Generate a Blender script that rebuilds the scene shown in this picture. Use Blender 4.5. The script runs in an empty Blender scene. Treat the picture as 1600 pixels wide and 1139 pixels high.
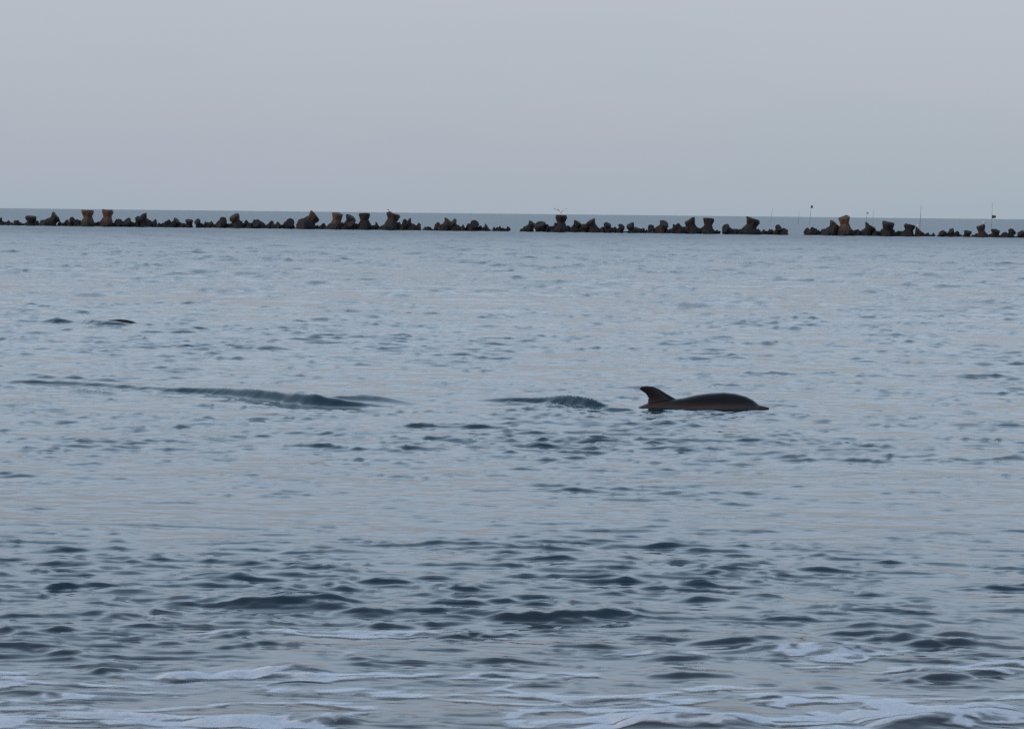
import bpy, bmesh, math, random
import numpy as np
from mathutils import Matrix, Vector

R = math.radians
SC = bpy.context.scene
COL = SC.collection
random.seed(7)
RNG = np.random.default_rng(11)

# ------------------------------------------------------------------ camera
F_PX, W_PX, H_PX = 4000.0, 1600.0, 1139.0      # focal length in photo pixels
CAM_H = 2.2
PITCH, ROLL = math.atan(235.5 / F_PX), R(0.62)
fwd = Vector((0, math.cos(PITCH), -math.sin(PITCH)))
r0 = Vector((1, 0, 0))
u0 = Vector((0, math.sin(PITCH), math.cos(PITCH)))
right = math.cos(ROLL) * r0 + math.sin(ROLL) * u0
up = -math.sin(ROLL) * r0 + math.cos(ROLL) * u0
cd = bpy.data.cameras.new('camera')
cam = bpy.data.objects.new('camera', cd)
COL.objects.link(cam)
cam.matrix_world = Matrix(((right.x, up.x, -fwd.x, 0), (right.y, up.y, -fwd.y, 0),
                           (right.z, up.z, -fwd.z, CAM_H), (0, 0, 0, 1)))
cd.sensor_fit = 'HORIZONTAL'
cd.sensor_width = 36
cd.lens = 36 * F_PX / W_PX
cd.clip_start = 0.1
cd.clip_end = 60000
SC.camera = cam

# ------------------------------------------------------------------ sky, sun, exposure
SUN_EL, SUN_AZ = R(7), R(236)       # azimuth clockwise from +Y (the view): behind the camera, to the left
world = bpy.data.worlds.new('World')
SC.world = world
world.use_nodes = True
nt = world.node_tree
nt.nodes.clear()
w_out = nt.nodes.new('ShaderNodeOutputWorld')
w_bg = nt.nodes.new('ShaderNodeBackground')
w_sky = nt.nodes.new('ShaderNodeTexSky')
w_sky.sky_type = 'NISHITA'
w_sky.sun_disc = False
w_sky.sun_elevation = SUN_EL
w_sky.sun_rotation = SUN_AZ
w_sky.dust_density = 2.0
w_sky.ozone_density = 1.5
w_tc = nt.nodes.new('ShaderNodeTexCoord')
w_sep = nt.nodes.new('ShaderNodeSeparateXYZ')
nt.links.new(w_tc.outputs['Generated'], w_sep.inputs[0])
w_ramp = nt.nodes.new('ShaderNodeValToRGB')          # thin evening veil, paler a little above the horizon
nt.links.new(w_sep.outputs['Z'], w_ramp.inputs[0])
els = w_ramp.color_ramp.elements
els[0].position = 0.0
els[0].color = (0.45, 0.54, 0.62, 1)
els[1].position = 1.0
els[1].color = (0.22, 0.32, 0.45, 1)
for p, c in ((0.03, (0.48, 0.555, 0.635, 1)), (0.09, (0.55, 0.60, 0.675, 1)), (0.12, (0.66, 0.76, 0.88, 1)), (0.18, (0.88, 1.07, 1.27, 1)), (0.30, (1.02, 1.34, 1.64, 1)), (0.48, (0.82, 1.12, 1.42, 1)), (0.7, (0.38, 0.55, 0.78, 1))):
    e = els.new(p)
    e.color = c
w_mul = nt.nodes.new('ShaderNodeMix')
w_mul.data_type = 'RGBA'
w_mul.blend_type = 'MULTIPLY'
w_mul.inputs[0].default_value = 1.0
nt.links.new(w_sky.outputs[0], w_mul.inputs[6])
w_mul.inputs[7].default_value = (0.10, 0.10, 0.10, 1)
w_mix = nt.nodes.new('ShaderNodeMix')
w_mix.data_type = 'RGBA'
w_mix.inputs[0].default_value = 0.80
nt.links.new(w_mul.outputs[2], w_mix.inputs[6])
w_nz = nt.nodes.new('ShaderNodeTexNoise')           # thin high cloud: barely visible lavender and blue drifts
w_map = nt.nodes.new('ShaderNodeMapping')
w_map.inputs['Scale'].default_value = (3, 3, 14)
nt.links.new(w_tc.outputs['Generated'], w_map.inputs[0])
nt.links.new(w_map.outputs[0], w_nz.inputs['Vector'])
w_nz.inputs['Scale'].default_value = 2.2
w_nz.inputs['Detail'].default_value = 5
w_tint = nt.nodes.new('ShaderNodeValToRGB')
w_tint.color_ramp.elements[0].position = 0.36
w_tint.color_ramp.elements[0].color = (0.985, 0.99, 0.995, 1)
w_tint.color_ramp.elements[1].position = 0.64
w_tint.color_ramp.elements[1].color = (1.025, 0.985, 1.01, 1)
nt.links.new(w_nz.outputs[0], w_tint.inputs[0])
w_m2 = nt.nodes.new('ShaderNodeMix')
w_m2.data_type = 'RGBA'
w_m2.blend_type = 'MULTIPLY'
w_m2.inputs[0].default_value = 1.0
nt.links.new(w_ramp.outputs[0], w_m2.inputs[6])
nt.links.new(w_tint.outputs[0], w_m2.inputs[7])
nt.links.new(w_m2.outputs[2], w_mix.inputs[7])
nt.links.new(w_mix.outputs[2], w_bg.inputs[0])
w_bg.inputs[1].default_value = 1.0
nt.links.new(w_bg.outputs[0], w_out.inputs[0])

sd = bpy.data.lights.new('sun', 'SUN')
sd.energy = 1.3
sd.angle = R(0.6)
sd.color = (1.0, 0.58, 0.34)
sun = bpy.data.objects.new('sun', sd)
COL.objects.link(sun)
sun_dir = Vector((math.sin(SUN_AZ) * math.cos(SUN_EL), math.cos(SUN_AZ) * math.cos(SUN_EL), math.sin(SUN_EL)))
sun.rotation_euler = (-sun_dir).to_track_quat('-Z', 'Y').to_euler()
sun.location = (-30, -40, 30)

vs = SC.view_settings
vs.view_transform = 'Standard'
vs.look = 'None'
vs.exposure = 0.0
vs.gamma = 1.0
vs.use_curve_mapping = False
SC.render.engine = 'CYCLES'
SC.cycles.use_denoising = False
SC.cycles.max_bounces = 6
SC.render.filter_size = 1.7

# ------------------------------------------------------------------ helpers
def ray(px, py):
    a, b = (px - W_PX / 2) / F_PX, (H_PX / 2 - py) / F_PX
    return fwd + a * right + b * up

def ground(px, py):
    """point of the sea level (z = 0) seen at a photo pixel"""
    d = ray(px, py)
    t = CAM_H / -d.z
    return Vector((d.x * t, d.y * t, 0))

def at(px, py, Y):
    """point at distance Y seen at a photo pixel"""
    d = ray(px, py)
    t = Y / d.y
    return Vector((d.x * t, Y, CAM_H + d.z * t))

def tag(o, label=None, cat=None, group=None, kind=None):
    if label: o['label'] = label
    if cat: o['category'] = cat
    if group: o['group'] = group
    if kind: o['kind'] = kind
    return o

def mesh_obj(name, verts, faces, mats, parent=None, smooth=False, mat_idx=None):
    me = bpy.data.meshes.new(name)
    me.from_pydata([tuple(v) for v in verts], [], faces)
    for m in (mats if isinstance(mats, (list, tuple)) else [mats]):
        me.materials.append(m)
    if mat_idx is not None:
        me.polygons.foreach_set('material_index', mat_idx)
    if smooth:
        me.polygons.foreach_set('use_smooth', [True] * len(me.polygons))
    me.update()
    o = bpy.data.objects.new(name, me)
    COL.objects.link(o)
    if parent: o.parent = parent
    return o

def empty(name, loc):
    o = bpy.data.objects.new(name, None)
    o.location = loc
    COL.objects.link(o)
    return o

def new_mat(name):
    m = bpy.data.materials.new(name)
    m.use_nodes = True
    t = m.node_tree
    b = t.nodes['Principled BSDF']
    return m, t, b

def node(t, typ, **kw):
    n = t.nodes.new(typ)
    for k, v in kw.items():
        if k.startswith('i_'):
            n.inputs[k[2:].replace('_', ' ')].default_value = v
        else:
            setattr(n, k, v)
    return n

# 2D gradient noise in numpy
_perm = RNG.permutation(512)
_ang = RNG.uniform(0, 2 * np.pi, 512)
_gx, _gy = np.cos(_ang).astype(np.float32), np.sin(_ang).astype(np.float32)

def perlin(x, y):
    xi, yi = np.floor(x).astype(np.int64), np.floor(y).astype(np.int64)
    xf, yf = (x - xi).astype(np.float32), (y - yi).astype(np.float32)
    def g(ix, iy, dx, dy):
        h = _perm[(_perm[ix & 511] + iy) & 511]
        return _gx[h] * dx + _gy[h] * dy
    u = xf * xf * xf * (xf * (xf * 6 - 15) + 10)
    v = yf * yf * yf * (yf * (yf * 6 - 15) + 10)
    a = g(xi, yi, xf, yf) * (1 - u) + g(xi + 1, yi, xf - 1, yf) * u
    b = g(xi, yi + 1, xf, yf - 1) * (1 - u) + g(xi + 1, yi + 1, xf - 1, yf - 1) * u
    return (a * (1 - v) + b * v) * 1.5

def sstep(a, b, x):
    t = np.clip((x - a) / (b - a), 0, 1)
    return t * t * (3 - 2 * t)

# ------------------------------------------------------------------ the sea surface
def spacing(y):
    return np.where(y < 60, y / 560.0, np.where(y < 340, y / 350.0, y / 8.0))

N_COMP = 130
_lam = np.exp(RNG.uniform(math.log(0.17), math.log(4.5), N_COMP))
_dir = RNG.normal(0, 1, N_COMP) * np.where(_lam < 0.7, 0.65, 0.30) + 0.08
_ph = RNG.uniform(0, 2 * np.pi, N_COMP)
# slope amplitude of each component
_slope = np.where(_lam < 0.7, 0.0068, np.where(_lam < 1.6, 0.0050, 0.0032))

# single crests the photograph shows: (x0, y0, x1, y1, height m, front m, back m, bend m)
# y is the photo row of the foot of the near face
RIDGES = [
    (0, 652, 80, 646, .04, .08, .3, 0),
    # far ones
    (1300, 518, 1440, 520, .06, .12, .5, 0),
    # middle distance
    (600, 668, 880, 672, .05, .10, .5, 0), (880, 690, 1100, 704, .06, .10, .5, 0), (1040, 694, 1290, 692, .06, .10, .5, 0),
    (1180, 722, 1420, 724, .045, .1, .5, 0), (1440, 726, 1640, 722, .05, .1, .5, 0), (650, 748, 860, 744, .035, .08, .4, 0),
    (560, 738, 700, 734, .03, .07, .4, 0), (300, 744, 420, 746, .03, .07, .4, 0), (0, 800, 140, 798, .025, .06, .3, 0),
    # near the beach
    (40, 864, 230, 862, .040, .055, .30, 0), (-60, 884, 120, 876, .035, .06, .3, 0), (230, 868, 430, 870, .025, .05, .3, 0),
    (60, 898, 160, 892, .03, .06, .25, 0), (60, 926, 240, 914, .050, .065, .30, .0), (200, 918, 420, 916, .048, .065, .3, 0),
    (-60, 974, 130, 968, .042, .065, .28, 0), (90, 962, 300, 960, .042, .06, .28, 0), (270, 940, 330, 936, .02, .04, .2, 0),
    (430, 950, 640, 948, .04, .055, .28, 0), (600, 948, 880, 942, .045, .065, .3, 0), (500, 920, 670, 914, .032, .05, .25, 0),
    (640, 926, 820, 926, .035, .055, .28, 0), (760, 974, 900, 970, .055, .075, .3, 0), (830, 974, 1010, 970, .070, .085, .33, 0),
    (960, 958, 1080, 952, .045, .065, .3, 0), (820, 952, 900, 950, .03, .05, .25, 0), (660, 862, 830, 860, .035, .055, .35, 0),
    (780, 858, 930, 862, .03, .05, .3, 0), (740, 880, 1010, 882, .028, .05, .3, 0), (900, 894, 1010, 892, .025, .05, .3, 0),
    (1120, 894, 1320, 896, .03, .05, .3, 0), (1340, 900, 1490, 900, .04, .06, .3, 0),
    (1040, 944, 1150, 944, .045, .065, .28, 0), (1140, 938, 1235, 940, .045, .065, .28, 0), (1130, 954, 1290, 954, .038, .055, .28, 0),
    (1200, 974, 1420, 974, .045, .06, .28, 0), (1270, 988, 1480, 984, .060, .075, .3, 0), (1280, 996, 1420, 994, .05, .06, .26, 0),
    (1060, 1012, 1280, 1006, .045, .06, .28, 0), (1300, 1006, 1620, 1000, .06, .07, .3, 0), (1100, 1024, 1330, 1014, .05, .06, .28, 0),
    (1200, 1032, 1430, 1020, .060, .075, .3, 0), (1400, 1018, 1640, 1014, .07, .085, .3, 0), (860, 1016, 1060, 1014, .045, .06, .28, 0),
    (540, 980, 760, 976, .04, .055, .26, 0), (520, 964, 700, 958, .036, .05, .26, 0), (330, 1004, 480, 990, .036, .05, .26, 0),
    (340, 1022, 450, 1012, .035, .05, .24, 0), (220, 1016, 300, 1012, .026, .045, .2, 0), (640, 1002, 820, 998, .036, .05, .26, 0),
    (-40, 1034, 50, 1032, .035, .05, .24, 0), (70, 1034, 140, 1030, .035, .05, .2, 0), (150, 1056, 215, 1050, .035, .05, .2, 0),
    (250, 1066, 330, 1062, .035, .05, .2, 0), (340, 1062, 530, 1056, .055, .07, .26, 0), (400, 1064, 520, 1062, .04, .05, .2, 0),
    (740, 1044, 840, 1042, .045, .055, .2, 0), (730, 1062, 830, 1060, .038, .05, .2, 0), (1010, 1062, 1160, 1062, .045, .06, .25, 0),
    (1450, 1056, 1640, 1054, .038, .055, .25, 0), (1420, 1070, 1540, 1066, .042, .055, .25, 0), (1000, 1040, 1120, 1034, .03, .05, .24, 0),
    (1180, 1074, 1225, 1072, .018, .04, .18, 0), (1275, 1080, 1325, 1078, .018, .04, .16, 0),
    (940, 1116, 1060, 1104, .035, .06, .25, 0), (700, 1122, 800, 1116, .03, .06, .25, 0),
    # last small wave at the foot of the beach
    (290, 1142, 430, 1138, .055, .075, .30, 0), (440, 1142, 580, 1138, .05, .075, .3, 0),
    (970, 1150, 1220, 1146, .085, .12, .40, 0), (1370, 1152, 1660, 1142, .09, .12, .42, 0), (-100, 1190, 700, 1190, .09, .13, .4, 0),
    (640, 1190, 1700, 1196, .08, .13, .4, 0),
]
_ridge_world = []
for (x0, y0, x1, y1, hh, fr, bk, bd) in RIDGES:
    a, b = ground(x0, y0), ground(x1, y1)
    _ridge_world.append((a.x, a.y, b.x, b.y, hh, fr, bk, random.uniform(0, 99)))

# (photo column, row of the foot, height m, face m)
CRESTS = [
    [(-10, 601, .02, .06), (30, 602, .052, .08), (90, 603, .048, .08), (150, 605, .050, .08), (210, 609, .040, .09), (260, 613, .050, .09), (310, 616, .08, .11), (360, 621, .10, .12),
     (430, 629, .12, .125), (490, 636, .13, .13), (540, 639, .08, .125), (600, 639, .03, .12), (640, 638, 0, .1)],
    [(90, 610, 0, .05), (120, 612, .03, .05), (165, 616, .035, .05), (200, 617, 0, .05)],
    [(470, 631, 0, .2), (530, 631, .08, .22), (585, 632, .10, .26), (630, 634, .04, .2), (670, 632, .012, .10), (725, 629, .015, .10), (790, 629, .05, .10),
     (850, 632, .075, .09), (890, 636, .125, .10), (925, 640, .125, .095), (950, 642, .06, .09), (964, 642, 0, .08)],
    [(5, 502, 0, .12), (30, 503, .06, .14), (60, 504, .03, .14), (85, 505, .10, .14), (115, 506, .05, .14), (140, 509, .11, .16), (175, 511, .09, .16), (212, 511, .03, .14), (232, 511, .07, .14), (250, 511, 0, .14)],
]
_crests = []
for c in CRESTS:
    g_ = [ground(p[0], p[1]) for p in c]
    wx_ = np.array([v.x for v in g_])
    xs = np.linspace(wx_[0], wx_[-1], 240)
    sm = lambda v: np.convolve(np.pad(np.interp(xs, wx_, v), 10, mode='edge'), np.ones(21) / 21, 'valid')
    _crests.append((xs, sm(np.array([v.y for v in g_])), np.interp(xs, wx_, [p[2] for p in c]) * sstep(0, .04, np.linspace(0, 1, 240)), sm(np.array([p[3] for p in c]))))

DOLPHIN_AT = ground(1100, 638)

def sea_height(x, y):
    x = x.astype(np.float32)
    y = y.astype(np.float32)
    sp = spacing(y).astype(np.float32)
    # where the surface is ruffled and where it lies smooth
    patch = perlin(x * 0.16 + 3.1, y * 0.11 + 7.7) + 0.5 * perlin(x * 0.5 + 11, y * 0.31 + 2)
    ruff = sstep(-0.25, 0.65, patch)
    near = sstep(13.2, 14.0, y) * (1 - sstep(16.0, 18.5, y))
    mid = sstep(22.5, 24.0, y) * (1 - sstep(27.0, 29.0, y))
    swash = 1 - sstep(11.8, 13.0, y)
    far = sstep(30, 60, y)
    e_short = (0.45 + 0.75 * ruff) * (1 + 0.35 * near + 0.45 * mid) * (1 - 0.70 * swash)
    e_med = (0.35 + 0.65 * ruff) * (1 + 0.8 * near + 0.2 * mid) * (1 - 0.6 * swash)
    e_long = (0.8 + 0.5 * far) * (1 - 0.4 * swash)
    hs = np.zeros_like(x)
    hm = np.zeros_like(x)
    hl = np.zeros_like(x)
    for i in range(N_COMP):
        lam = _lam[i]
        k = 2 * np.pi / lam
        w = sstep(2.6, 4.2, lam / sp)
        if not w.any():
            continue
        s = np.sin((k * math.sin(_dir[i])) * x + (k * math.cos(_dir[i])) * y + _ph[i]) * (w * (_slope[i] / k))
        if lam < 0.7: hs += s
        elif lam < 1.6: hm += s
        else: hl += s
    def sharpen(h, sig, b):
        return sig * (np.exp(np.clip(b * h / sig, -4, 1.9)) - 1) / b
    z = sharpen(hs, 0.0027, 0.9) * e_short + sharpen(hm, 0.0045, 0.8) * e_med + hl * e_long
    # short steep wavelets; longer and taller ones farther from the beach
    calm = 1 - 0.30 * sstep(17.5, 19.0, y) * (1 - sstep(21.5, 23.5, y)) - 0.3 * swash
    off = sstep(16.5, 20.5, y)
    for q, (lam, hh, st, inner) in enumerate(((0.08, .008, 4.0, 1), (0.15, .014, 4.2, 1), (0.28, .016, 4.2, 1),
                                              (0.11, .008, 3.2, 0), (0.17, .013, 3.2, 0), (0.30, .021, 3.0, 0), (0.56, .034, 2.8, 0), (1.1, .060, 2.4, 0), (2.2, .10, 1.8, 0))):
        if inner:
            w = sstep(1.9, 3.0, lam / sp) * (1 - off)
        else:
            w = sstep(1.9, 3.0, lam / sp) * (1 - sstep(7.5, 12.0, lam / sp) * (0.0 if lam < .15 else 0.9)) * off
        m = w > 0.01
        if not m.any():
            continue
        X, Y = x[m], y[m]
        sh = X * 0.10
        n1 = perlin(X / (lam * st) + 17 * q, (Y + sh) / (lam * 0.80) + 5 * q) + 0.3 * perlin(X / (lam * st * 0.4) + 3 * q, Y / (lam * 0.4))
        n2 = perlin(X / (lam * st * 1.3) + 7 * q, Y / (lam * 1.9) + 31 * q) + 0.4 * perlin(X / (lam * st * 0.45) + 9 * q, Y / lam + 2 * q)
        rid = np.clip(1 - 2.1 * np.abs(n1), 0, 1) ** (1.6 if inner else 1.9)
        thr = 0.08 - 0.36 * ruff[m] - 0.12 * mid[m] - 0.06 * near[m]
        if not inner:
            thr = thr - 0.07
        z[m] += (hh * w[m] * calm[m] * rid * sstep(thr, thr + 0.45, n2)).astype(np.float32)
    # long smooth waves pushed up beside the dolphins
    for (xs, ys, hs_, fs_) in _crests:
        m = (x > xs[0]) & (x < xs[-1]) & (np.abs(y - ys.mean()) < 5)
        if not m.any():
            continue
        X, Y = x[m], y[m]
        s = Y - np.interp(X, xs, ys)
        fr = np.interp(X, xs, fs_)
        s = s - fr * 1.4
        add = np.interp(X, xs, hs_) * np.where(s < 0, np.exp(-(s / fr) ** 2), 1 / (1 + (s / (fr * 2.2)) ** 2))
        add = add * (1 + 0.14 * perlin(X * 1.5 + 4, Y * 0.7) + 0.07 * perlin(X * 6, Y * 3))
        z[m] = z[m] * (1 - 0.75 * np.clip(add / 0.03, 0, 1)) + add.astype(np.float32)
    # single crests
    for (ax, ay, bx, by, hh, fr, bk, sd_) in _ridge_world:
        L = math.hypot(bx - ax, by - ay)
        tx, ty = (bx - ax) / L, (by - ay) / L
        m = (y > min(ay, by) - 4 * fr - .3) & (y < max(ay, by) + 4 * bk + .3) & (x > min(ax, bx) - .2) & (x < max(ax, bx) + .2)
        if not m.any():
            continue
        X, Y = x[m], y[m]
        u = (X - ax) * tx + (Y - ay) * ty
        s = (X - ax) * (-ty) + (Y - ay) * tx              # positive away from the beach
        uu = u / L
        big = hh > 0.075
        s = s - fr * 1.3 + perlin(u * 1.7 + sd_, np.full_like(u, sd_)) * 0.14 * min(1, L) + perlin(u * 5.1 + sd_, np.full_like(u, sd_ + 9)) * 0.03
        env = np.clip(4 * uu * (1 - uu), 0, 1) ** 0.7 * (np.clip(0.9 + 0.35 * perlin(u * 1.4 + sd_, np.full_like(u, sd_ + 4)), 0.4, 1.2) if big else np.clip(0.85 + 0.8 * perlin(u * 3.3 + sd_, np.full_like(u, sd_ + 4)) + 0.3 * perlin(u * 9 + sd_, s * 8), 0.15, 1.3))
        z[m] += (hh * (0.80 if big else 0.52) * env * np.where(s < 0, np.exp(-(s / (fr * (.9 if big else .62))) ** 2), np.exp(-np.abs(s) / bk * 1.5))).astype(np.float32)
    # water parted by the dolphin
    dx, dy = x - DOLPHIN_AT.x, y - DOLPHIN_AT.y
    m = (np.abs(dx) < 2) & (np.abs(dy) < 1.5)
    if m.any():
        X, Y = dx[m], dy[m]
        z[m] = z[m] * sstep(0.25, 0.7, np.hypot(X * 0.45, Y * 0.9) ) + 0.017 * np.sin(30 * np.hypot(X * 0.5, Y) + 2 * perlin(X * 3, Y * 3)) * np.exp(-np.hypot(X, Y * 1.5))
    return z

rows = [8.2]
while rows[-1] < 25000:
    rows.append(rows[-1] + float(spacing(np.array(rows[-1]))))
rows = np.array(rows)
NC = 680
uu = np.linspace(-1, 1, NC)
half = 1.6 + 0.262 * rows
GX = (half[:, None] * uu[None, :]).ravel()
GY = np.repeat(rows, NC)
GZ = sea_height(GX, GY)
# the quay of the far swell stays below the sight line
NR = len(rows)
idx = np.arange(NR * NC).reshape(NR, NC)
quads = np.stack([idx[:-1, :-1], idx[:-1, 1:], idx[1:, 1:], idx[1:, :-1]], -1).reshape(-1, 4)

def grid_mesh(name, X, Y, Z, q):
    me = bpy.data.meshes.new(name)
    n = len(X)
    me.vertices.add(n)
    me.vertices.foreach_set('co', np.stack([X, Y, Z], -1).astype(np.float32).ravel())
    me.loops.add(q.size)
    me.loops.foreach_set('vertex_index', q.astype(np.int32).ravel())
    me.polygons.add(len(q))
    me.polygons.foreach_set('loop_start', np.arange(0, q.size, 4, dtype=np.int32))
    me.polygons.foreach_set('loop_total', np.full(len(q), 4, dtype=np.int32))
    me.polygons.foreach_set('use_smooth', np.ones(len(q), dtype=bool))
    me.update(calc_edges=True)
    return me

def water_material():
    m, t, b = new_mat('sea_water')
    L = t.links.new
    geo = node(t, 'ShaderNodeNewGeometry')
    sep = node(t, 'ShaderNodeSeparateXYZ')
    L(geo.outputs['Position'], sep.inputs[0])
    # sand stirred up in the shallows next to the beach
    mr = node(t, 'ShaderNodeMapRange', interpolation_type='SMOOTHSTEP')
    mr.inputs['From Min'].default_value = 10.2
    mr.inputs['From Max'].default_value = 16.0
    mr.inputs['To Min'].default_value = 1.0
    mr.inputs['To Max'].default_value = 0.0
    nz0 = node(t, 'ShaderNodeTexNoise')
    mp0 = node(t, 'ShaderNodeMapping')
    mp0.inputs['Scale'].default_value = (0.5, 1.1, 0)
    L(geo.outputs['Position'], mp0.inputs[0])
    L(mp0.outputs[0], nz0.inputs['Vector'])
    nz0.inputs['Scale'].default_value = 1.0
    ad = node(t, 'ShaderNodeMath', operation='MULTIPLY_ADD')
    L(nz0.outputs[0], ad.inputs[0])
    ad.inputs[1].default_value = 3.0
    sb = node(t, 'ShaderNodeMath', operation='SUBTRACT')
    L(sep.outputs['Y'], sb.inputs[0])
    sb.inputs[1].default_value = 1.5
    L(sb.outputs[0], ad.inputs[2])
    L(ad.outputs[0], mr.inputs['Value'])
    mix = node(t, 'ShaderNodeMix', data_type='RGBA')
    L(mr.outputs[0], mix.inputs[0])
    mix.inputs[6].default_value = (0.008, 0.027, 0.042, 1)
    mix.inputs[7].default_value = (0.042, 0.043, 0.050, 1)
    L(mix.outputs[2], b.inputs['Base Color'])
    # ripples too far off to be seen one by one blur the mirror
    rg = node(t, 'ShaderNodeMapRange')
    rg.inputs['From Min'].default_value = 45
    rg.inputs['From Max'].default_value = 270
    rg.inputs['To Min'].default_value = 0.07
    rg.inputs['To Max'].default_value = 0.37
    L(sep.outputs['Y'], rg.inputs['Value'])
    L(rg.outputs[0], b.inputs['Roughness'])
    b.inputs['IOR'].default_value = 1.333
    # fine ripples, too small for the mesh
    def layer(sx, sy, rot, detail, off):
        mp = node(t, 'ShaderNodeMapping')
        mp.inputs['Scale'].default_value = (sx, sy, 0)
        mp.inputs['Rotation'].default_value = (0, 0, rot)
        mp.inputs['Location'].default_value = (off, off * 1.7, 0)
        L(geo.outputs['Position'], mp.inputs[0])
        n = node(t, 'ShaderNodeTexNoise')
        n.inputs['Scale'].default_value = 1.0
        n.inputs['Detail'].default_value = detail
        n.inputs['Roughness'].default_value = 0.45
        L(mp.outputs[0], n.inputs['Vector'])
        return n.outputs[0]
    r1 = layer(3.2, 6.5, 0.10, 1.0, 3.0)
    r2 = layer(9.0, 17.0, -0.2, 1.0, 8.0)
    pt = layer(0.22, 0.14, 0.0, 2.0, 17.0)
    env = node(t, 'ShaderNodeMapRange', interpolation_type='SMOOTHSTEP')
    env.inputs['From Min'].default_value = 0.38
    env.inputs['From Max'].default_value = 0.66
    env.inputs['To Min'].default_value = 0.30
    env.inputs['To Max'].default_value = 1.0
    L(pt, env.inputs['Value'])
    # crests stand sharper than troughs
    pw = node(t, 'ShaderNodeMath', operation='POWER')
    L(r1, pw.inputs[0])
    pw.inputs[1].default_value = 2.2
    s2 = node(t, 'ShaderNodeMath', operation='MULTIPLY_ADD')
    L(r2, s2.inputs[0])
    s2.inputs[1].default_value = 0.16
    L(pw.outputs[0], s2.inputs[2])
    s3 = node(t, 'ShaderNodeMath', operation='MULTIPLY')
    L(s2.outputs[0], s3.inputs[0])
    L(env.outputs[0], s3.inputs[1])
    bp = node(t, 'ShaderNodeBump')
    bp.inputs['Strength'].default_value = 1.0
    md = node(t, 'ShaderNodeMapRange')         # the mesh carries the ripples near by; far out the relief does
    md.inputs['From Min'].default_value = 25
    md.inputs['From Max'].default_value = 160
    md.inputs['To Min'].default_value = 0.011
    md.inputs['To Max'].default_value = 0.06
    L(sep.outputs['Y'], md.inputs['Value'])
    L(md.outputs[0], bp.inputs['Distance'])
    L(s3.outputs[0], bp.inputs['Height'])
    L(bp.outputs[0], b.inputs['Normal'])
    return m

M_WATER = water_material()
sea_me = grid_mesh('sea', GX, GY, GZ, quads)
sea_me.materials.append(M_WATER)
sea = bpy.data.objects.new('sea', sea_me)
COL.objects.link(sea)
tag(sea, 'calm grey blue sea with small ripples reaching to the horizon', 'sea', kind='structure')
# the open sea to both sides of the view, and the beach the camera stands on
mesh_obj('sea_beside_view', [(-40000, 9, -.35), (40000, 9, -.35), (40000, 30000, -.35), (-40000, 30000, -.35)], [(0, 1, 2, 3)], M_WATER)
tag(bpy.data.objects['sea_beside_view'], 'open sea to both sides of the view', 'sea', kind='structure')

m_sand, t, b = new_mat('wet_sand')
nz = node(t, 'ShaderNodeTexNoise')
nz.inputs['Scale'].default_value = 3.0
nz.inputs['Detail'].default_value = 8
cr = node(t, 'ShaderNodeValToRGB')
cr.color_ramp.elements[0].color = (0.16, 0.125, 0.09, 1)
cr.color_ramp.elements[1].color = (0.30, 0.245, 0.18, 1)
t.links.new(nz.outputs[0], cr.inputs[0])
t.links.new(cr.outputs[0], b.inputs['Base Color'])
b.inputs['Roughness'].default_value = 0.7
bx_, by_ = np.meshgrid(np.linspace(-120, 120, 81), np.linspace(-60, 10.2, 41))
bz = 0.02 + (8.6 - by_) * 0.055 + 0.05 * perlin(bx_ * .3, by_ * .3)
bz = np.minimum(bz, 0.55 + 0.03 * perlin(bx_ * .6, by_ * .6))
bi = np.arange(81 * 41).reshape(41, 81)
bq = np.stack([bi[:-1, :-1], bi[:-1, 1:], bi[1:, 1:], bi[1:, :-1]], -1).reshape(-1, 4)
beach_me = grid_mesh('beach', bx_.ravel(), by_.ravel(), bz.ravel(), bq)
beach_me.materials.append(m_sand)
beach = bpy.data.objects.new('beach', beach_me)
COL.objects.link(beach)
tag(beach, 'wet sand beach at the edge of the water', 'beach', kind='structure')

# ------------------------------------------------------------------ foam on the shallows
fx, fy = np.meshgrid(np.arange(-3.6, 3.6, 0.011), np.arange(8.8, 13.4, 0.012))
FX, FY = fx.ravel(), fy.ravel()
wx = FX + 0.22 * perlin(FX * 1.3 + 5, FY * 2.2) + 0.06 * perlin(FX * 4 + 9, FY * 6)
wy = FY + 0.16 * perlin(FX * 1.1 + 31, FY * 1.9 + 4) - 0.10 * FX + 0.03 * perlin(FX * 6 + 2, FY * 8 + 3)
def rid(n, k): return np.clip(1 - k * np.abs(n), 0, 1)
lace = rid(perlin(wx * 1.25, wy * 2.9), 3.4)
lace2 = rid(perlin(wx * 2.9 + 40, wy * 6.3 + 7), 3.0)
lace3 = rid(perlin(wx * 6.5 + 4, wy * 13 + 17), 2.6)
blot = perlin(wx * 0.9 + 12, wy * 2.6 + 50) + 0.6 * perlin(wx * 2.6 + 1, wy * 6.5 + 5)
reg = 1.0 - sstep(11.1, 12.6, FY) + 0.5 * perlin(FX * 0.55 + 20, FY * 1.3)
cov = 0.62 * lace * (0.55 + 0.45 * lace2) + 0.40 * lace2 * sstep(-.1, .4, blot) + 0.34 * lace3 * sstep(0.0, .5, blot) + 0.50 * sstep(.22, .6, blot)
fm = cov * np.clip(reg + 0.2, 0, 1.25) - 0.20 + 0.05 * perlin(FX * 16, FY * 22)
FA = np.maximum(sstep(0.0, 0.20, fm) * 0.74, 0.30 * sstep(-0.12, 0.06, fm) * sstep(.1, .5, reg))
FA = FA * (1 - 0.75 * sstep(0.16, 0.42, perlin(wx * 6.0 + 8, wy * 12)) * (1 - sstep(.3, .6, fm)))
FZ = sea_height(FX, FY) + 0.005
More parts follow.
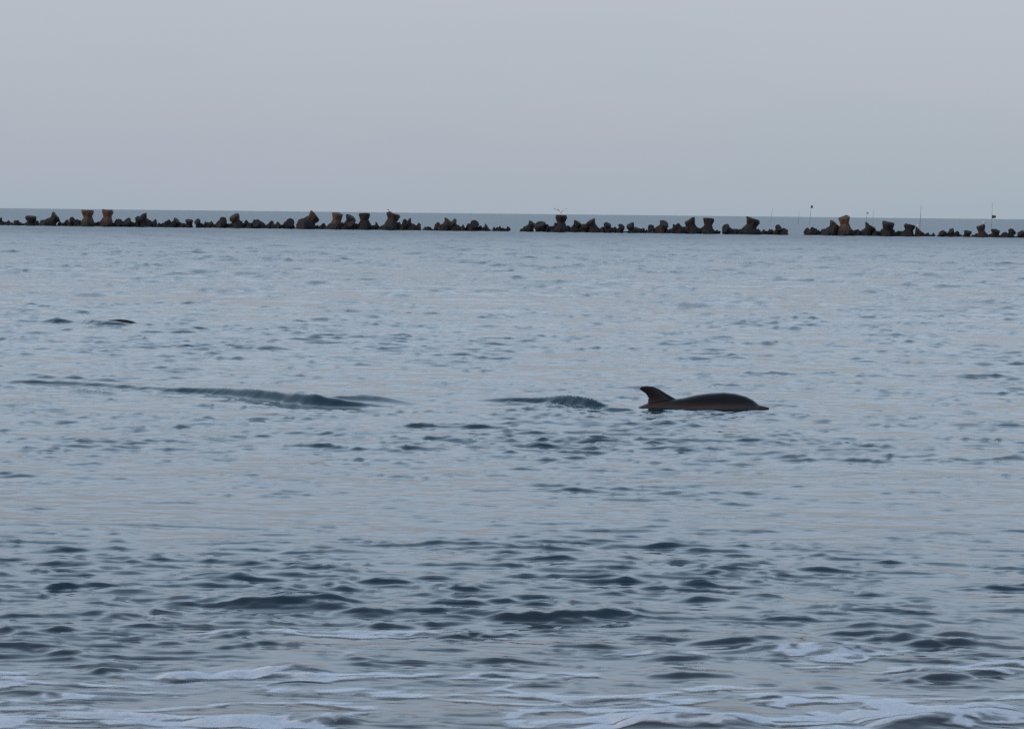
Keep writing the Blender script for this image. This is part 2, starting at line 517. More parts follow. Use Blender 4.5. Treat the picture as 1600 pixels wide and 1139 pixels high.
nfy, nfx = fx.shape
fi = np.arange(nfx * nfy).reshape(nfy, nfx)
fq = np.stack([fi[:-1, :-1], fi[:-1, 1:], fi[1:, 1:], fi[1:, :-1]], -1).reshape(-1, 4)
fq = fq[(FA[fq] > 0.03).any(1)]
used = np.unique(fq)
remap = np.full(len(FX), -1)
remap[used] = np.arange(len(used))
foam_me = grid_mesh('foam', FX[used], FY[used], FZ[used], remap[fq])
at_ = foam_me.attributes.new('cover', 'FLOAT', 'POINT')
at_.data.foreach_set('value', FA[used].astype(np.float32))
m_foam, t, b = new_mat('foam')
an = node(t, 'ShaderNodeAttribute', attribute_name='cover')
geo = node(t, 'ShaderNodeNewGeometry')
nz = node(t, 'ShaderNodeTexNoise')
nz.inputs['Scale'].default_value = 45
nz.inputs['Detail'].default_value = 3
t.links.new(geo.outputs['Position'], nz.inputs['Vector'])
mm = node(t, 'ShaderNodeMapRange')
mm.inputs['From Min'].default_value = 0.3
mm.inputs['From Max'].default_value = 0.7
mm.inputs['To Min'].default_value = 0.8
mm.inputs['To Max'].default_value = 1.0
t.links.new(nz.outputs[0], mm.inputs[0])
ml = node(t, 'ShaderNodeMath', operation='MULTIPLY')
t.links.new(an.outputs['Fac'], ml.inputs[0])
t.links.new(mm.outputs[0], ml.inputs[1])
t.links.new(ml.outputs[0], b.inputs['Alpha'])
b.inputs['Base Color'].default_value = (0.78, 0.80, 0.84, 1)
b.inputs['Roughness'].default_value = 0.6
foam_me.materials.append(m_foam)
foam = bpy.data.objects.new('foam', foam_me)
COL.objects.link(foam)
tag(foam, 'thin lacy white foam drifting on the shallow water in front', 'foam', kind='stuff')

# ------------------------------------------------------------------ breakwater blocks
def concrete(name, dry, wet):
    m, t, b = new_mat(name)
    L = t.links.new
    tc = node(t, 'ShaderNodeTexCoord')
    geo = node(t, 'ShaderNodeNewGeometry')
    n1 = node(t, 'ShaderNodeTexNoise')
    n1.inputs['Scale'].default_value = 1.6
    n1.inputs['Detail'].default_value = 8
    L(geo.outputs['Position'], n1.inputs['Vector'])
    cr = node(t, 'ShaderNodeValToRGB')
    e = cr.color_ramp.elements
    e[0].position, e[1].position = 0.35, 0.72
    e[0].color = (*[c * 0.55 for c in dry], 1)
    e[1].color = (*dry, 1)
    L(n1.outputs[0], cr.inputs[0])
    # weed and wet below the splash line
    sep = node(t, 'ShaderNodeSeparateXYZ')
    L(geo.outputs['Position'], sep.inputs[0])
    ad = node(t, 'ShaderNodeMath', operation='MULTIPLY_ADD')
    L(n1.outputs[0], ad.inputs[0])
    ad.inputs[1].default_value = -0.9
    L(sep.outputs['Z'], ad.inputs[2])
    mr = node(t, 'ShaderNodeMapRange')
    mr.inputs['From Min'].default_value = 0.0
    mr.inputs['From Max'].default_value = 0.7
    L(ad.outputs[0], mr.inputs[0])
    mx = node(t, 'ShaderNodeMix', data_type='RGBA')
    L(mr.outputs[0], mx.inputs[0])
    mx.inputs[6].default_value = (*wet, 1)
    L(cr.outputs[0], mx.inputs[7])
    L(mx.outputs[2], b.inputs['Base Color'])
    b.inputs['Roughness'].default_value = 0.85
    bp = node(t, 'ShaderNodeBump')
    bp.inputs['Strength'].default_value = 0.5
    bp.inputs['Distance'].default_value = 0.08
    L(n1.outputs[0], bp.inputs['Height'])
    L(bp.outputs[0], b.inputs['Normal'])
    return m

M_DARK = concrete('weathered_concrete', (0.017, 0.013, 0.013), (0.007, 0.007, 0.009))
M_BROWN = concrete('brown_lit_concrete', (0.036, 0.024, 0.020), (0.014, 0.013, 0.014))  # same concrete, weaker low sunlight put into the base colour as brown
M_ORANGE = concrete('orange_lit_concrete', (0.115, 0.068, 0.044), (0.016, 0.014, 0.014))  # same concrete with the orange of the low sun painted into its colour
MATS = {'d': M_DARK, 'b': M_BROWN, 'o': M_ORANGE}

def horizon(px): return 325.5 + px * 0.0108
def shore_line(px): return 352.4 + px * 0.01225
def block_dist(px): return CAM_H * F_PX / (shore_line(px) - horizon(px))

def four_leg_block(seed):
    """concrete armour block: four stout legs with flared ends, unit leg length"""
    rg = random.Random(seed)
    vs_, fs = [], []
    dirs = [Vector((0, 0, 1))] + [Vector((math.cos(a) * .943, math.sin(a) * .943, -.333)) for a in (R(90), R(210), R(330))]
    prof = [(-0.15, .42), (.08, .66), (.34, .47), (.60, .36), (.90, .50), (1.0, .46)]
    n = 8
    for d in dirs:
        q = d.to_track_quat('Z', 'Y')
        base = len(vs_)
        sx = rg.uniform(.92, 1.08)
        for (l, r_) in prof:
            for k in range(n):
                a = 2 * math.pi * (k + .5) / n
                # rounded square section
                c_ = 1 / max(abs(math.cos(a)), abs(math.sin(a))) ** .45
                rr = r_ * c_ * .96 * (1 + rg.uniform(-.12, .12))
                vs_.append(q @ Vector((rr * math.cos(a) * sx, rr * math.sin(a), l + rg.uniform(-.05, .05))))
        for i in range(len(prof) - 1):
            for k in range(n):
                a0, a1 = base + i * n + k, base + i * n + (k + 1) % n
                fs.append((a0, a1, a1 + n, a0 + n))
        fs.append([base + (len(prof) - 1) * n + k for k in range(n)])
        fs.append([base + k for k in reversed(range(n))])
    return vs_, fs

def surface_samples(V, fs):
    out = []
    for f in fs:
        p = [V[i] for i in f]
        c = sum(p, Vector()) / len(p)
        out += [c] + p
        for i in range(len(p)):
            q = (p[i] + p[(i + 1) % len(p)]) / 2
            out += [q, (q + c) / 2]
    return np.array([tuple(v) for v in out])

BLOCK_GROUP = 'concrete blocks of the breakwater'
def block(x0, x1, top, lean, yaw, pitch, mat, label, seed=None, back=0.0, pref=0.12, kmin=0.72, group=BLOCK_GROUP):
    """a block whose part above water spans photo columns x0..x1 and rises to row top"""
    xc = (x0 + x1) / 2
    D = block_dist(xc) + back
    m_px = D / F_PX
    width = (x1 - x0) * m_px
    height = max(0.12, (shore_line(xc) - top) * m_px)
    seed = seed if seed is not None else int(x0 * 13 + top)
    V, fs = four_leg_block(seed)
    rot = Matrix.Rotation(R(lean), 3, 'Y') @ Matrix.Rotation(R(pitch), 3, 'X') @ Matrix.Rotation(R(yaw), 3, 'Z')
    V = [rot @ v for v in V]
    S = surface_samples(V, fs)
    best = None
    for s in np.linspace(0.45, 2.1, 56):
        P = S * s
        P[:, 2] += height - P[:, 2].max()
        a = P[P[:, 2] > 0.0]
        w = a[:, 0].max() - a[:, 0].min()
        hub = (height - (S[:, 2] * s).max()) / s          # the hub sits near the water, legs spread below
        e = abs(math.log(w / width)) + pref * abs(math.log(s / 1.35)) + 2.5 * max(0, hub + 0.05)
        if best is None or e < best[0]:
            best = (e, s, w, a[:, 0].min(), a[:, 0].max(), height - (S[:, 2] * s).max())
    _, s, w, xa, xb, dz = best
    kx = min(1.3, max(kmin, width / w))
    c = at(xc, shore_line(xc), D)
    ox = c.x - kx * (xa + xb) / 2
    # base of the thing: where it meets the sea bed
    zlo = min(v.z for v in V) * s + dz
    o = mesh_obj('breakwater_block', [(v.x * s * kx, v.y * s, v.z * s + dz - zlo) for v in V], fs, MATS[mat])
    o.location = (ox, D + 0.6, zlo)
    tag(o, label, 'concrete block', group)
    return o

# x0, x1, top row, lean (+ right), yaw, pitch, tone, label
BLOCKS = [
    (-8, 15, 340, -35, 20, 10, 'd', 'low rounded breakwater block cut by the left edge of the picture'),
    (16, 31, 344, 50, 40, 30, 'd', 'small low hump, second breakwater block from the left edge'),
    (38, 57, 337, 4, 45, 8, 'd', 'squat square topped block standing alone near the left end'),
    (64, 88, 331, 38, 30, 0, 'b', 'block with pointed top slanting down left, left of the two upright pillars'),
    (90, 102, 345, -50, 10, 20, 'd', 'low stub just right of the slanted pointed block at left'),
    (102, 114, 339, 30, 60, 25, 'd', 'small tilted cube shaped block just left of the two pillars'),
    (112, 125, 343, 20, 15, 50, 'd', 'low pointed stub touching the foot of the left pillar'),
    (126, 153, 328, 0, 30, 0, 'o', 'upright pillar like block with flat pale top, left of the twin pillars'),
    (158, 182, 327, 2, 32, 4, 'o', 'upright pillar like block with rusty face, right of the twin pillars'),
    (181, 192, 342, 10, 50, 55, 'd', 'little pointed stub right beside the right pillar'),
    (195, 208, 340, -20, 0, 35, 'd', 'low dark lump between the right pillar and the big round block'),
    (207, 218, 338, 15, 75, 20, 'd', 'narrow upright lump leaning on the big round dark block'),
    (217, 243, 333, -28, 25, 15, 'd', 'big rounded dark block sloping down right, right of the twin pillars'),
    (247, 262, 345, 55, 12, 30, 'd', 'low flat stub first right of the big rounded block'),
    (259, 277, 340, 42, 48, 10, 'd', 'slanting wedge block rising right, beyond the big rounded block'),
    (276, 289, 347, 65, 70, 20, 'd', 'very low block between a slanted wedge and a small cube'),
    (288, 301, 342.5, 3, 45, 10, 'd', 'small dark cube like block with flat top on the left stretch'),
    (305, 320, 342, -22, 20, 30, 'd', 'low block sloping to the left foot, right of a small cube'),
    (318, 333, 345, -60, 33, 12, 'd', 'low slumped block left of a brown pointed one'),
    (334, 351, 339, 30, 15, 35, 'b', 'small brown block with pointed top left of a large humped one'),
    (350, 364, 346, 70, 5, 30, 'd', 'low filler block under the large humped brown one'),
    (361, 385, 333, -20, 28, 18, 'b', 'large humped block with brown lit face on the left stretch'),
    (383, 397, 343, -55, 50, 0, 'd', 'sloping block down from the large humped brown one'),
    (395, 422, 343, 88, 20, 8, 'd', 'long flat topped block lying on its side, left of centre'),
    (420, 436, 345, 60, 70, 15, 'd', 'low block with slight peak right of the long flat one'),
    (434, 446, 347, -65, 10, 40, 'd', 'lowest block left of the leaning wedge with a gap'),
    (444, 457, 341, 8, 35, 45, 'd', 'small pointed block just left of the leaning brown wedge'),
    (461, 498, 329, 40, 32, -4, 'b', 'tall leaning brown wedge block with peak at right, left of centre'),
    (497, 514, 349, 80, 40, 20, 'd', 'very low block between the leaning wedge and the orange lit pillar'),
    (512, 531, 332, 8, 20, 6, 'o', 'short upright block with orange lit face and slanted top'),
    (530, 551, 334.5, 22, 50, 12, 'd', 'dark tilted boxy block right beside the orange lit upright one'),
    (547, 563, 341, -30, 10, 40, 'b', 'low brown block between the boxy block and the mushroom shaped one'),
    (558, 584, 333, 0, 45, -2, 'd', 'dark mushroom shaped block with flat top left of the gull'),
    (577, 590, 347, -60, 25, 25, 'd', 'low stub between the mushroom shaped block and the gull perch'),
    (590, 625, 330, 14, 30, 2, 'b', 'tilted flat topped reddish block with the white gull standing on it'),
    (620, 635, 342, 30, 60, 30, 'd', 'low lump on the right flank of the gull perch block'),
    (633, 656, 340.5, -38, 20, 10, 'd', 'broad block sloping right down to water before the first gap'),
    (660, 684, 354, 75, 30, 10, 'd', 'very low flat block at the left end of the short middle group'),
    (682, 703, 340, 35, 55, 10, 'b', 'rounded block rising to the right beside a narrow vertical slit'),
    (703, 724, 341.5, -32, 15, 20, 'b', 'block falling to the right, right of the narrow vertical slit'),
    (726, 749, 344, 12, 35, 40, 'd', 'domed block in the right part of the short middle group'),
    (747, 763, 350, 45, 65, 15, 'd', 'small end block at the right of the short middle group'),
    (769, 784, 353, 60, 10, 30, 'd', 'left of two tiny lumps alone in the middle gap'),
    (782, 798, 354, -60, 40, 30, 'd', 'right of two tiny lumps alone in the middle gap'),
    (815, 834, 344.5, 32, 20, 15, 'd', 'pointed block at the left end of the group with the landing gull'),
    (834, 853, 346, -8, 45, 20, 'd', 'square shouldered block second from left in the landing gull group'),
    (851, 873, 348, -65, 5, 20, 'd', 'low block at the left foot of the small gull pillar'),
    (870, 887, 336, 0, 10, 0, 'd', 'small narrow pillar block under the gull with raised wings'),
    (886, 906, 343.5, 25, 50, 10, 'd', 'pointed block at the right foot of the small gull pillar'),
    (906, 920, 350, 2, 45, 15, 'd', 'low cube like block right of a narrow gap past the gull pillar'),
    (918, 943, 341, -22, 15, 8, 'd', 'peaked block left of centre right, two along from the gull pillar'),
    (939, 950, 347, 10, 45, 20, 'd', 'small flat topped block touching the peaked one near the gull pillar'),
    (947, 963, 355, 80, 20, 20, 'd', 'very low block in the saddle right of the peaked block'),
    (959, 977, 350, 20, 65, 35, 'd', 'low pointed block right of the saddle'),
    (979, 1001, 347.5, -25, 20, 18, 'd', 'single rounded hump standing between two saddles'),
    (1007, 1023, 351, 5, 40, 30, 'd', 'low step like block at the left of the long brown stretch'),
    (1018, 1041, 344, 25, 10, 25, 'b', 'brownish peaked block on the long stretch right of centre'),
    (1039, 1062, 350.5, -80, 30, 10, 'd', 'long low block lying between two peaks right of centre'),
    (1058, 1077, 349, 60, 50, 12, 'd', 'low slanted block at the left foot of the leaning pair'),
    (1076, 1099, 339, -24, 35, 4, 'd', 'left block of the leaning pair, tipped to the left'),
    (1092, 1116, 340.5, 5, 45, -6, 'd', 'right block of the leaning pair, a tall tilted slab'),
    (1112, 1124, 359, 40, 30, 30, 'd', 'tiny round lump right of the leaning pair'),
    (1128, 1154, 350, 86, 15, 12, 'd', 'low flat topped block left of the big block with holes'),
    (1152, 1188, 338, 16, 30, 2, 'd', 'big block with flat square top and side lobe at left'),
    (1190, 1208, 357, -60, 20, 25, 'd', 'low rounded lump at left of the small three block islet'),
    (1206, 1223, 351, 10, 60, 35, 'd', 'peak of the small three block islet left of the gap'),
    (1220, 1231, 356, -20, 10, 40, 'd', 'right end stub of the small islet before the gap'),
    (1257, 1276, 355, 25, 40, 45, 'd', 'low jagged stub at the left end of the right group'),
    (1273, 1286, 357, -50, 15, 30, 'd', 'low lump second from left in the right group'),
    (1283, 1312, 344, 28, 25, 6, 'b', 'stepped brown block leaning against the tallest orange one'),
    (1306, 1343, 336, -6, 32, 6, 'o', 'tallest orange lit block of the right group'),
    (1338, 1365, 347, -84, 20, 14, 'd', 'dark flat topped block right of the tall orange one'),
    (1362, 1382, 356, 70, 50, 10, 'd', 'low flat block left of the small mushroom shaped one'),
    (1376, 1396, 345, 5, 10, 8, 'd', 'small mushroom shaped block with narrow neck in the right group'),
    (1394, 1406, 359, -45, 30, 30, 'd', 'low stub between the two mushroom shaped blocks at right'),
    (1400, 1431, 349.5, 12, 35, 2, 'd', 'wide mushroom shaped block with tilted cap in the right group'),
    (1428, 1446, 354, 30, 20, 5, 'd', 'block leaning right with the small white gull on it'),
    (1446, 1463, 364, 60, 45, 20, 'd', 'tiny low peak in the gap right of the small gull'),
    (1467, 1491, 360, 78, 10, 15, 'd', 'low sloping block left of a slanted stub near the right end'),
    (1484, 1500, 357, -35, 60, 20, 'd', 'slanted stub on the low sloping block near the right end'),
    (1499, 1519, 360, 6, 45, 25, 'd', 'low boxy block left of the resting gull'),
    (1522, 1534, 364, 50, 20, 30, 'd', 'lowest stub at the left foot of the resting gull block'),
    (1527, 1551, 350, -12, 30, 4, 'b', 'block with raised left corner where the pale gull rests'),
    (1548, 1563, 358, 4, 45, 12, 'd', 'square dark block right of the resting gull'),
    (1564, 1590, 357, 30, 5, -20, 'd', 'two peaked block second from the right edge'),
    (1590, 1615, 360, -30, 20, 20, 'd', 'last block, cut by the right edge of the picture'),
]
for bl in BLOCKS:
    block(*bl)
# blocks awash that fill the foot of the wall; nothing tells them apart
SPANS = [(-20, 118), (118, 160), (175, 300), (305, 500), (500, 656), (662, 762), (815, 905), (905, 1010), (1005, 1125), (1128, 1190), (1192, 1232), (1256, 1450), (1462, 1620)]
for (a, b2) in SPANS:
    x = a
    while x < b2 - 4:
        w = min(random.uniform(9, 30), b2 - x)
        block(x, x + w, shore_line(x) - random.uniform(2.0, 9.5), random.uniform(-85, 85), random.uniform(0, 90), random.uniform(5, 35), 'd',
              'dark concrete block almost awash at the foot of the breakwater', seed=int(x * 7), back=random.uniform(1.2, 2.6), pref=0.8, kmin=0.9, group='blocks awash along the breakwater foot')
        x += w * random.uniform(0.55, 0.95)

# ------------------------------------------------------------------ dolphins
def dolphin_mesh(name, fin=True):
    #      x,    top,   bottom, half width
    st = [(1.112, .022, .004, .008), (1.098, .031, -.010, .020), (1.05, .040, -.020, .030), (1.00, .047, -.036, .038), (.982, .062, -.060, .056),
          (.962, .080, -.090, .080), (.92, .112, -.130, .110), (.84, .150, -.175, .142), (.71, .182, -.212, .172), (.58, .192, -.24, .19),
          (.386, .176, -.26, .20), (.245, .152, -.265, .195), (.116, .118, -.268, .188), (0, .100, -.26, .178), (-.17, .082, -.238, .155),
          (-.3, .050, -.218, .13), (-.42, -.005, -.205, .10), (-.62, -.07, -.21, .065), (-.85, -.14, -.235, .042), (-1.08, -.20, -.26, .03), (-1.2, -.225, -.25, .02)]
    bm = bmesh.new()
    n = 28
    rings = []
    for (x, zt, zb, hw) in st:
        zc, hz = (zt + zb) / 2, (zt - zb) / 2
        rings.append([bm.verts.new((x, hw * math.cos(2 * math.pi * k / n), zc + hz * math.sin(2 * math.pi * k / n))) for k in range(n)])
    for i in range(len(rings) - 1):
        for k in range(n):
            bm.faces.new((rings[i][k], rings[i + 1][k], rings[i + 1][(k + 1) % n], rings[i][(k + 1) % n]))
    bm.faces.new(rings[0])
    bm.faces.new(list(reversed(rings[-1])))

    def foil(sections, normal_axis):
        """thin fin: sections of (leading point, trailing point, half thickness)"""
        rs = []
        for (Lp, Tp, th) in sections:
            Lp, Tp = Vector(Lp), Vector(Tp)
            nrm = Vector(normal_axis)
            ring = []
            for q in (0, .06, .2, .4, .65, .9, 1.0, .9, .65, .4, .2, .06):
                ring.append(q)
            prof = {0: 0.0, .06: .55, .2: .95, .4: 1.0, .65: .7, .9: .25, 1.0: 0.0}
            pts = []
            for j, q in enumerate(ring):
                sgn = 1 if j < 6 else -1
                pts.append(bm.verts.new(Lp.lerp(Tp, q) + nrm * (sgn * th * prof[q])))
            rs.append(pts)
        for i in range(len(rs) - 1):
            m = len(rs[i])
            for k in range(m):
                bm.faces.new((rs[i][k], rs[i + 1][k], rs[i + 1][(k + 1) % m], rs[i][(k + 1) % m]))
        bm.faces.new(rs[0])
        bm.faces.new(list(reversed(rs[-1])))
    if fin:
        foil([((.16, 0, .02), (-.33, 0, -.06), .055), ((.10, 0, .085), (-.335, 0, .0), .046), ((.02, 0, .108), (-.302, 0, .055), .036), ((-.075, 0, .157), (-.298, 0, .112), .028),
              ((-.165, 0, .213), (-.326, 0, .153), .022), ((-.245, 0, .245), (-.362, 0, .177), .018), ((-.325, 0, .2475), (-.388, 0, .197), .014),
              ((-.380, 0, .240), (-.408, 0, .212), .009)], (0, 1, 0))
    for s in (-1, 1):       # flippers and flukes, under water
        foil([((.70, s * .12, -.10), (.50, s * .12, -.13), .022), ((.60, s * .26, -.20), (.46, s * .25, -.21), .014), ((.46, s * .36, -.27), (.40, s * .34, -.27), .006)], (0, 0, 1))
        foil([((-1.05, 0, -.235), (-1.24, 0, -.235), .022), ((-1.16, s * .16, -.24), (-1.30, s * .14, -.24), .014), ((-1.32, s * .30, -.245), (-1.38, s * .28, -.245), .006)], (0, 0, 1))
    bmesh.ops.recalc_face_normals(bm, faces=bm.faces)
    me = bpy.data.meshes.new(name)
    bm.to_mesh(me)
    bm.free()
    o = bpy.data.objects.new(name, me)
    COL.objects.link(o)
    rm = o.modifiers.new('remesh', 'REMESH')
    rm.mode = 'VOXEL'
    rm.voxel_size = 0.0085
    sm = o.modifiers.new('smooth', 'SMOOTH')
    sm.iterations = 3
    sm.factor = 0.5
    dg = bpy.context.evaluated_depsgraph_get()
    me2 = bpy.data.meshes.new_from_object(o.evaluated_get(dg))
    o.modifiers.clear()
    o.data = me2
    me2.polygons.foreach_set('use_smooth', [True] * len(me2.polygons))
    return o

def dolphin_skin():
    m, t, b = new_mat('dolphin_skin')
    L = t.links.new
    tc = node(t, 'ShaderNodeTexCoord')
    sep = node(t, 'ShaderNodeSeparateXYZ')
    L(tc.outputs['Object'], sep.inputs[0])
    nz = node(t, 'ShaderNodeTexNoise')
    nz.inputs['Scale'].default_value = 7
    nz.inputs['Detail'].default_value = 5
    L(tc.outputs['Object'], nz.inputs['Vector'])
    ad = node(t, 'ShaderNodeMath', operation='MULTIPLY_ADD')
    L(nz.outputs[0], ad.inputs[0])
    ad.inputs[1].default_value = 0.06
    L(sep.outputs['Z'], ad.inputs[2])
    cr = node(t, 'ShaderNodeValToRGB')
    mr = node(t, 'ShaderNodeMapRange')
    mr.inputs['From Min'].default_value = -0.10
    mr.inputs['From Max'].default_value = 0.25
    L(ad.outputs[0], mr.inputs[0])
    L(mr.outputs[0], cr.inputs[0])
    e = cr.color_ramp.elements
    e[0].position, e[0].color = 0.10, (0.030, 0.023, 0.021, 1)      # paler belly
    e[1].position, e[1].color = 0.62, (0.012, 0.010, 0.013, 1)   # dark cape
    k = e.new(0.42)
    k.color = (0.048, 0.033, 0.029, 1)  # browner flank: warm low sunlight put into the skin colour
    L(cr.outputs[0], b.inputs['Base Color'])
    b.inputs['Roughness'].default_value = 0.30
    b.inputs['Specular IOR Level'].default_value = 0.16
    return m

M_SKIN = dolphin_skin()
dol = dolphin_mesh('dolphin')
dol.data.materials.clear()
dol.data.materials.append(M_SKIN)
m_px = DOLPHIN_AT.y / F_PX
# object origin is at the front root of the back fin
anchor = ground(960 + 530 / 5.714, 637.5)
dol.location = (anchor.x, anchor.y + 0.05, 0.0)
dol.rotation_euler = (0, R(0.4), R(-3))
dol.scale = (0.985,) * 3
tag(dol, 'dark brown dolphin swimming right with hooked back fin and snout above water', 'dolphin')
m_eye, t, b = new_mat('dolphin_eye')
b.inputs['Base Color'].default_value = (0.01, 0.008, 0.008, 1)
b.inputs['Roughness'].default_value = 0.15
for s in (-1, 1):
    bm = bmesh.new()
    bmesh.ops.create_icosphere(bm, subdivisions=2, radius=0.011)
    me = bpy.data.meshes.new('eye')
    bm.to_mesh(me)
    bm.free()
    me.materials.append(m_eye)
    o = bpy.data.objects.new('eye', me)
    COL.objects.link(o)
    o.parent = dol
    o.location = (.905, s * .112, .012)

low = dolphin_mesh('dolphin', fin=False)
low.data.materials.clear()
low.data.materials.append(M_SKIN)
g = ground(172, 508)
low.location = (g.x - 0.45, g.y + 0.3, -0.088)
low.rotation_euler = (0, 0, R(5))
tag(low, 'low dark back of another dolphin just breaking the surface far left', 'dolphin')

# ------------------------------------------------------------------ gulls
m_white, t, b = new_mat('gull_white')
b.inputs['Base Color'].default_value = (0.78, 0.77, 0.75, 1)
b.inputs['Roughness'].default_value = 0.8
m_grey, t, b = new_mat('gull_grey')
b.inputs['Base Color'].default_value = (0.60, 0.58, 0.57, 1)
b.inputs['Roughness'].default_value = 0.8
m_tip, t, b = new_mat('gull_black')
b.inputs['Base Color'].default_value = (0.16, 0.155, 0.15, 1)
m_bill, t, b = new_mat('gull_bill')
b.inputs['Base Color'].default_value = (0.65, 0.38, 0.06, 1)
b.inputs['Roughness'].default_value = 0.5

def gull(loc, yaw, label, pose, scale=1.0):
    """one body mesh; wings folded or raised, legs when standing; faces +x before yaw"""
    bm = bmesh.new()
    mi = []
    def loft(stations, mat, n=10):
        rings = []
        for (c, ry, rz) in stations:
            rings.append([bm.verts.new((c[0], c[1] + ry * math.cos(2 * math.pi * k / n), c[2] + rz * math.sin(2 * math.pi * k / n))) for k in range(n)])
        for i in range(len(rings) - 1):
            for k in range(n):
                f = bm.faces.new((rings[i][k], rings[i + 1][k], rings[i + 1][(k + 1) % n], rings[i][(k + 1) % n]))
                f.material_index = mat
        for rg in (rings[0], rings[-1]):
            f = bm.faces.new(rg)
            f.material_index = mat
    up_ = 0.20 if pose != 'sit' else 0.06
    loft([((-.26, 0, up_ + .04), .015, .008), ((-.17, 0, up_ + .04), .045, .03), ((-.06, 0, up_ + .05), .075, .065), ((.06, 0, up_ + .07), .078, .078), ((.13, 0, up_ + .11), .06, .068),
          ((.165, 0, up_ + .16), .042, .048), ((.185, 0, up_ + .205), .04, .042), ((.215, 0, up_ + .215), .034, .034), ((.24, 0, up_ + .21), .014, .014)], 0)
    loft([((.235, 0, up_ + .208), .011, .012), ((.27, 0, up_ + .203), .008, .010), ((.30, 0, up_ + .195), .003, .004)], 3, 6)
    if pose == 'spread':
        for s in (-1, 1):
            pts = [(0.10, .05, .10), (.09, .28, .26), (.02, .50, .30), (-.10, .66, .38)]
            chord = [.26, .25, .19, .05]
            prev = None
            for i, (p, c) in enumerate(zip(pts, chord)):
                ring = [bm.verts.new((p[0] - c * q, s * p[1], up_ + p[2] + dz)) for q, dz in ((0, 0), (.35, .016), (1, 0), (.4, -.006))]
                if prev:
                    for k in range(4):
                        f = bm.faces.new((prev[k], ring[k], ring[(k + 1) % 4], prev[(k + 1) % 4]))
                        f.material_index = 2 if i == 3 else (1 if k < 2 else 0)
                prev = ring
            bm.faces.new(prev).material_index = 2
    else:
        for s in (-1, 1):
            loft([((.10, s * .055, up_ + .085), .022, .04), ((0, s * .068, up_ + .075), .024, .05), ((-.14, s * .05, up_ + .06), .016, .03)], 1, 8)
            loft([((-.13, s * .048, up_ + .06), .014, .024), ((-.30, s * .02, up_ + .05), .004, .006)], 2, 8)
    if pose != 'sit':
        for s in (-1, 1):
            loft([((.03, s * .03, up_ + .01), .012, .012), ((.03, s * .03, up_ - .002), .012, .012)], 3, 6)
            # shank and foot
            q = 6
            r_a = [bm.verts.new((.03 + .007 * math.cos(2 * math.pi * k / q), s * .03 + .007 * math.sin(2 * math.pi * k / q), up_ + .01)) for k in range(q)]
            r_b = [bm.verts.new((.03 + .007 * math.cos(2 * math.pi * k / q), s * .03 + .007 * math.sin(2 * math.pi * k / q), 0.008)) for k in range(q)]
            for k in range(q):
                bm.faces.new((r_a[k], r_b[k], r_b[(k + 1) % q], r_a[(k + 1) % q])).material_index = 3
            fv = [bm.verts.new(p) for p in ((.02, s * .03, .004), (.085, s * .03 - .025, .004), (.09, s * .03, .004), (.085, s * .03 + .025, .004), (.03, s * .03, .014))]
            for tri in ((0, 1, 4), (1, 2, 4), (2, 3, 4), (3, 0, 4), (0, 3, 2, 1)):
                bm.faces.new([fv[i] for i in tri]).material_index = 3
    bmesh.ops.recalc_face_normals(bm, faces=bm.faces)
    me = bpy.data.meshes.new('seagull')
    bm.to_mesh(me)
    bm.free()
    for m in (m_white, m_grey, m_tip, m_bill):
        me.materials.append(m)
    me.polygons.foreach_set('use_smooth', [True] * len(me.polygons))
    o = bpy.data.objects.new('seagull', me)
    COL.objects.link(o)
    o.location = loc
    o.rotation_euler = (0, 0, yaw)
    o.scale = (scale,) * 3
    return tag(o, label, 'seagull', 'gulls on the breakwater')

bpy.context.view_layer.update()
def top_of_blocks(px):
    """highest concrete under a photo column: where a bird can stand"""
    dg = bpy.context.evaluated_depsgraph_get()
    best = None
    for k in range(-10 * 7, 12 * 7):
        D = block_dist(px) + (k // 7) * 0.2
        p = at(px + (k % 7 - 3) * 1.3, 345, D)
        hit, loc, nrm, _, ob, _ = SC.ray_cast(dg, Vector((p.x, D, 8)), Vector((0, 0, -1)))
        if hit and ob.name.startswith('breakwater') and nrm.z > .3 and (best is None or loc.z > best.z + .03):
            best = loc
    return best if best else Vector((at(px, 345, block_dist(px)).x, block_dist(px), 1.5))

gull(top_of_blocks(880) + Vector((0, 0, -.01)), R(-62), 'gull with raised wings landing on the small narrow pillar block', 'spread', 1.45)
gull(top_of_blocks(602.5) + Vector((0, 0, -.01)), R(70), 'white gull standing on the tilted reddish block left of centre', 'stand', 1.15)
gull(top_of_blocks(1438.5) + Vector((0, 0, -.01)), R(120), 'small white gull standing below a thin stake at right', 'stand', 1.1)
gull(top_of_blocks(1540.5) + Vector((0, 0, -.01)), R(-150), 'pale gull resting low on a block near the right end', 'sit', 1.15)

# ------------------------------------------------------------------ net stakes out at sea
m_stake, t, b = new_mat('grey_stake')
b.inputs['Base Color'].default_value = (0.22, 0.23, 0.25, 1)
b.inputs['Roughness'].default_value = 0.8
m_flag, t, b = new_mat('dark_flag')
b.inputs['Base Color'].default_value = (0.03, 0.035, 0.045, 1)
b.inputs['Roughness'].default_value = 0.9

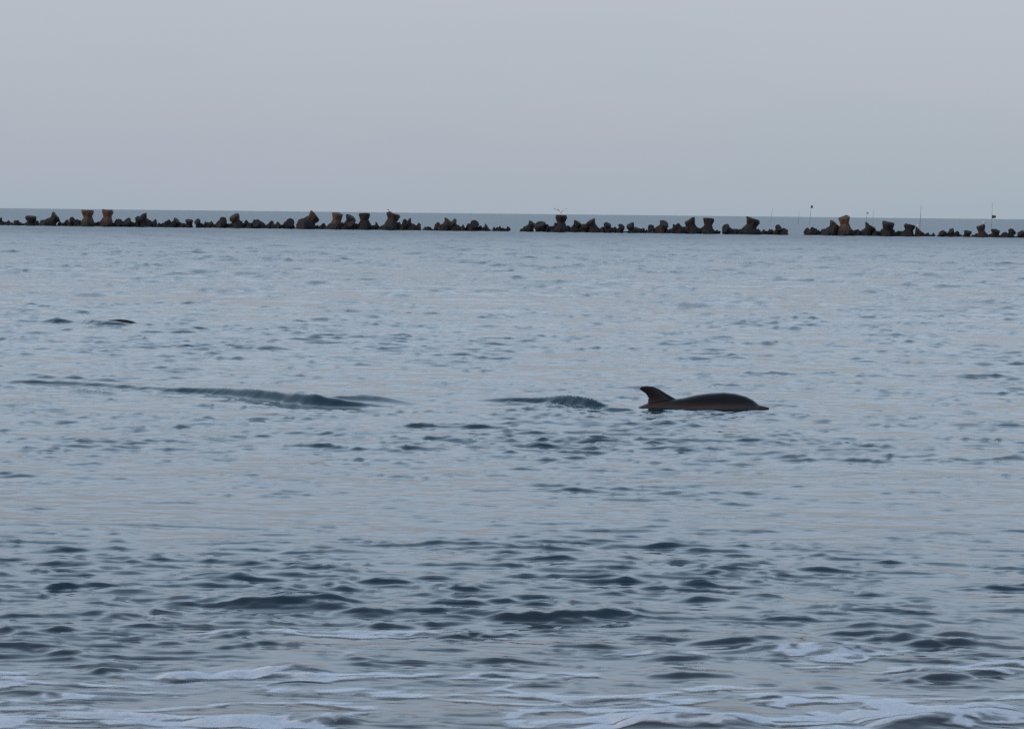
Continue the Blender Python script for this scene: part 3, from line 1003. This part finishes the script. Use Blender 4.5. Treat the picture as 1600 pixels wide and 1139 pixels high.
def stake(px, py_top, Y, lean, label, flag=None, rad=0.06):
    base = at(px, horizon(px) + CAM_H * F_PX / Y, Y)
    tip = at(px, py_top, Y)
    H = tip.z + 0.6
    e = empty('net_stake', (base.x, Y, -0.6))
    e.rotation_euler = (0, R(lean), 0)
    tag(e, label, 'stake', 'net stakes behind the breakwater')
    n = 8
    V, fs = [], []
    prof = [(0, 1.3), (H * .33, 1.15), (H * .34, 1.0), (H * .66, .9), (H * .67, .7), (H, .5)]
    for (z, r_) in prof:
        V += [(rad * r_ * math.cos(2 * math.pi * k / n), rad * r_ * math.sin(2 * math.pi * k / n), z) for k in range(n)]
    for i in range(len(prof) - 1):
        fs += [(i * n + k, i * n + (k + 1) % n, (i + 1) * n + (k + 1) % n, (i + 1) * n + k) for k in range(n)]
    fs += [tuple(reversed(range(n))), tuple(range((len(prof) - 1) * n, len(prof) * n))]
    mesh_obj('pole', V, fs, m_stake, e)
    if flag:
        zf, wf, hf = flag
        zf *= H
        # slightly curled cloth with thickness
        nx = 6
        V, fs = [], []
        for side in (-.012, .012):
            for i in range(nx + 1):
                q = i / nx
                y = .12 * math.sin(q * 4.5) * q
                V += [(rad * .5 + wf * q, y + side, zf - .15 * q * hf), (rad * .5 + wf * q, y + side, zf - hf * (1 - .25 * q))]
        m = 2 * (nx + 1)
        for i in range(nx):
            a = 2 * i
            fs += [(a, a + 1, a + 3, a + 2), (m + a, m + a + 2, m + a + 3, m + a + 1), (a, a + 2, m + a + 2, m + a), (a + 1, m + a + 1, m + a + 3, a + 3)]
        fs += [(0, m, m + 1, 1), (m - 2, m - 1, 2 * m - 1, 2 * m - 2)]
        mesh_obj('flag', V, fs, m_flag, e)

stake(1204, 325, 900, 6, 'thin tilted stake farthest left, above the gap in the breakwater', None)
stake(1247, 329, 760, 3, 'short thin stake in the breakwater gap, left of the flagged one', None)
stake(1265, 321, 740, 3, 'stake in the gap with small dark flag at its tip', (1.0, .55, .9))
stake(1353, 332, 820, 3, 'shorter of two close thin stakes behind the dark flat block', (1.0, .5, .5), .06)
stake(1364, 328, 800, 0, 'taller of two close thin stakes behind the dark flat block', None)
stake(1437, 320, 520, 2, 'tall thin stake rising behind the small white gull', None, .065)
stake(1549, 316, 560, 1, 'tallest thin stake near the right end with a dark pennant halfway up', (.56, .85, .75), .05)
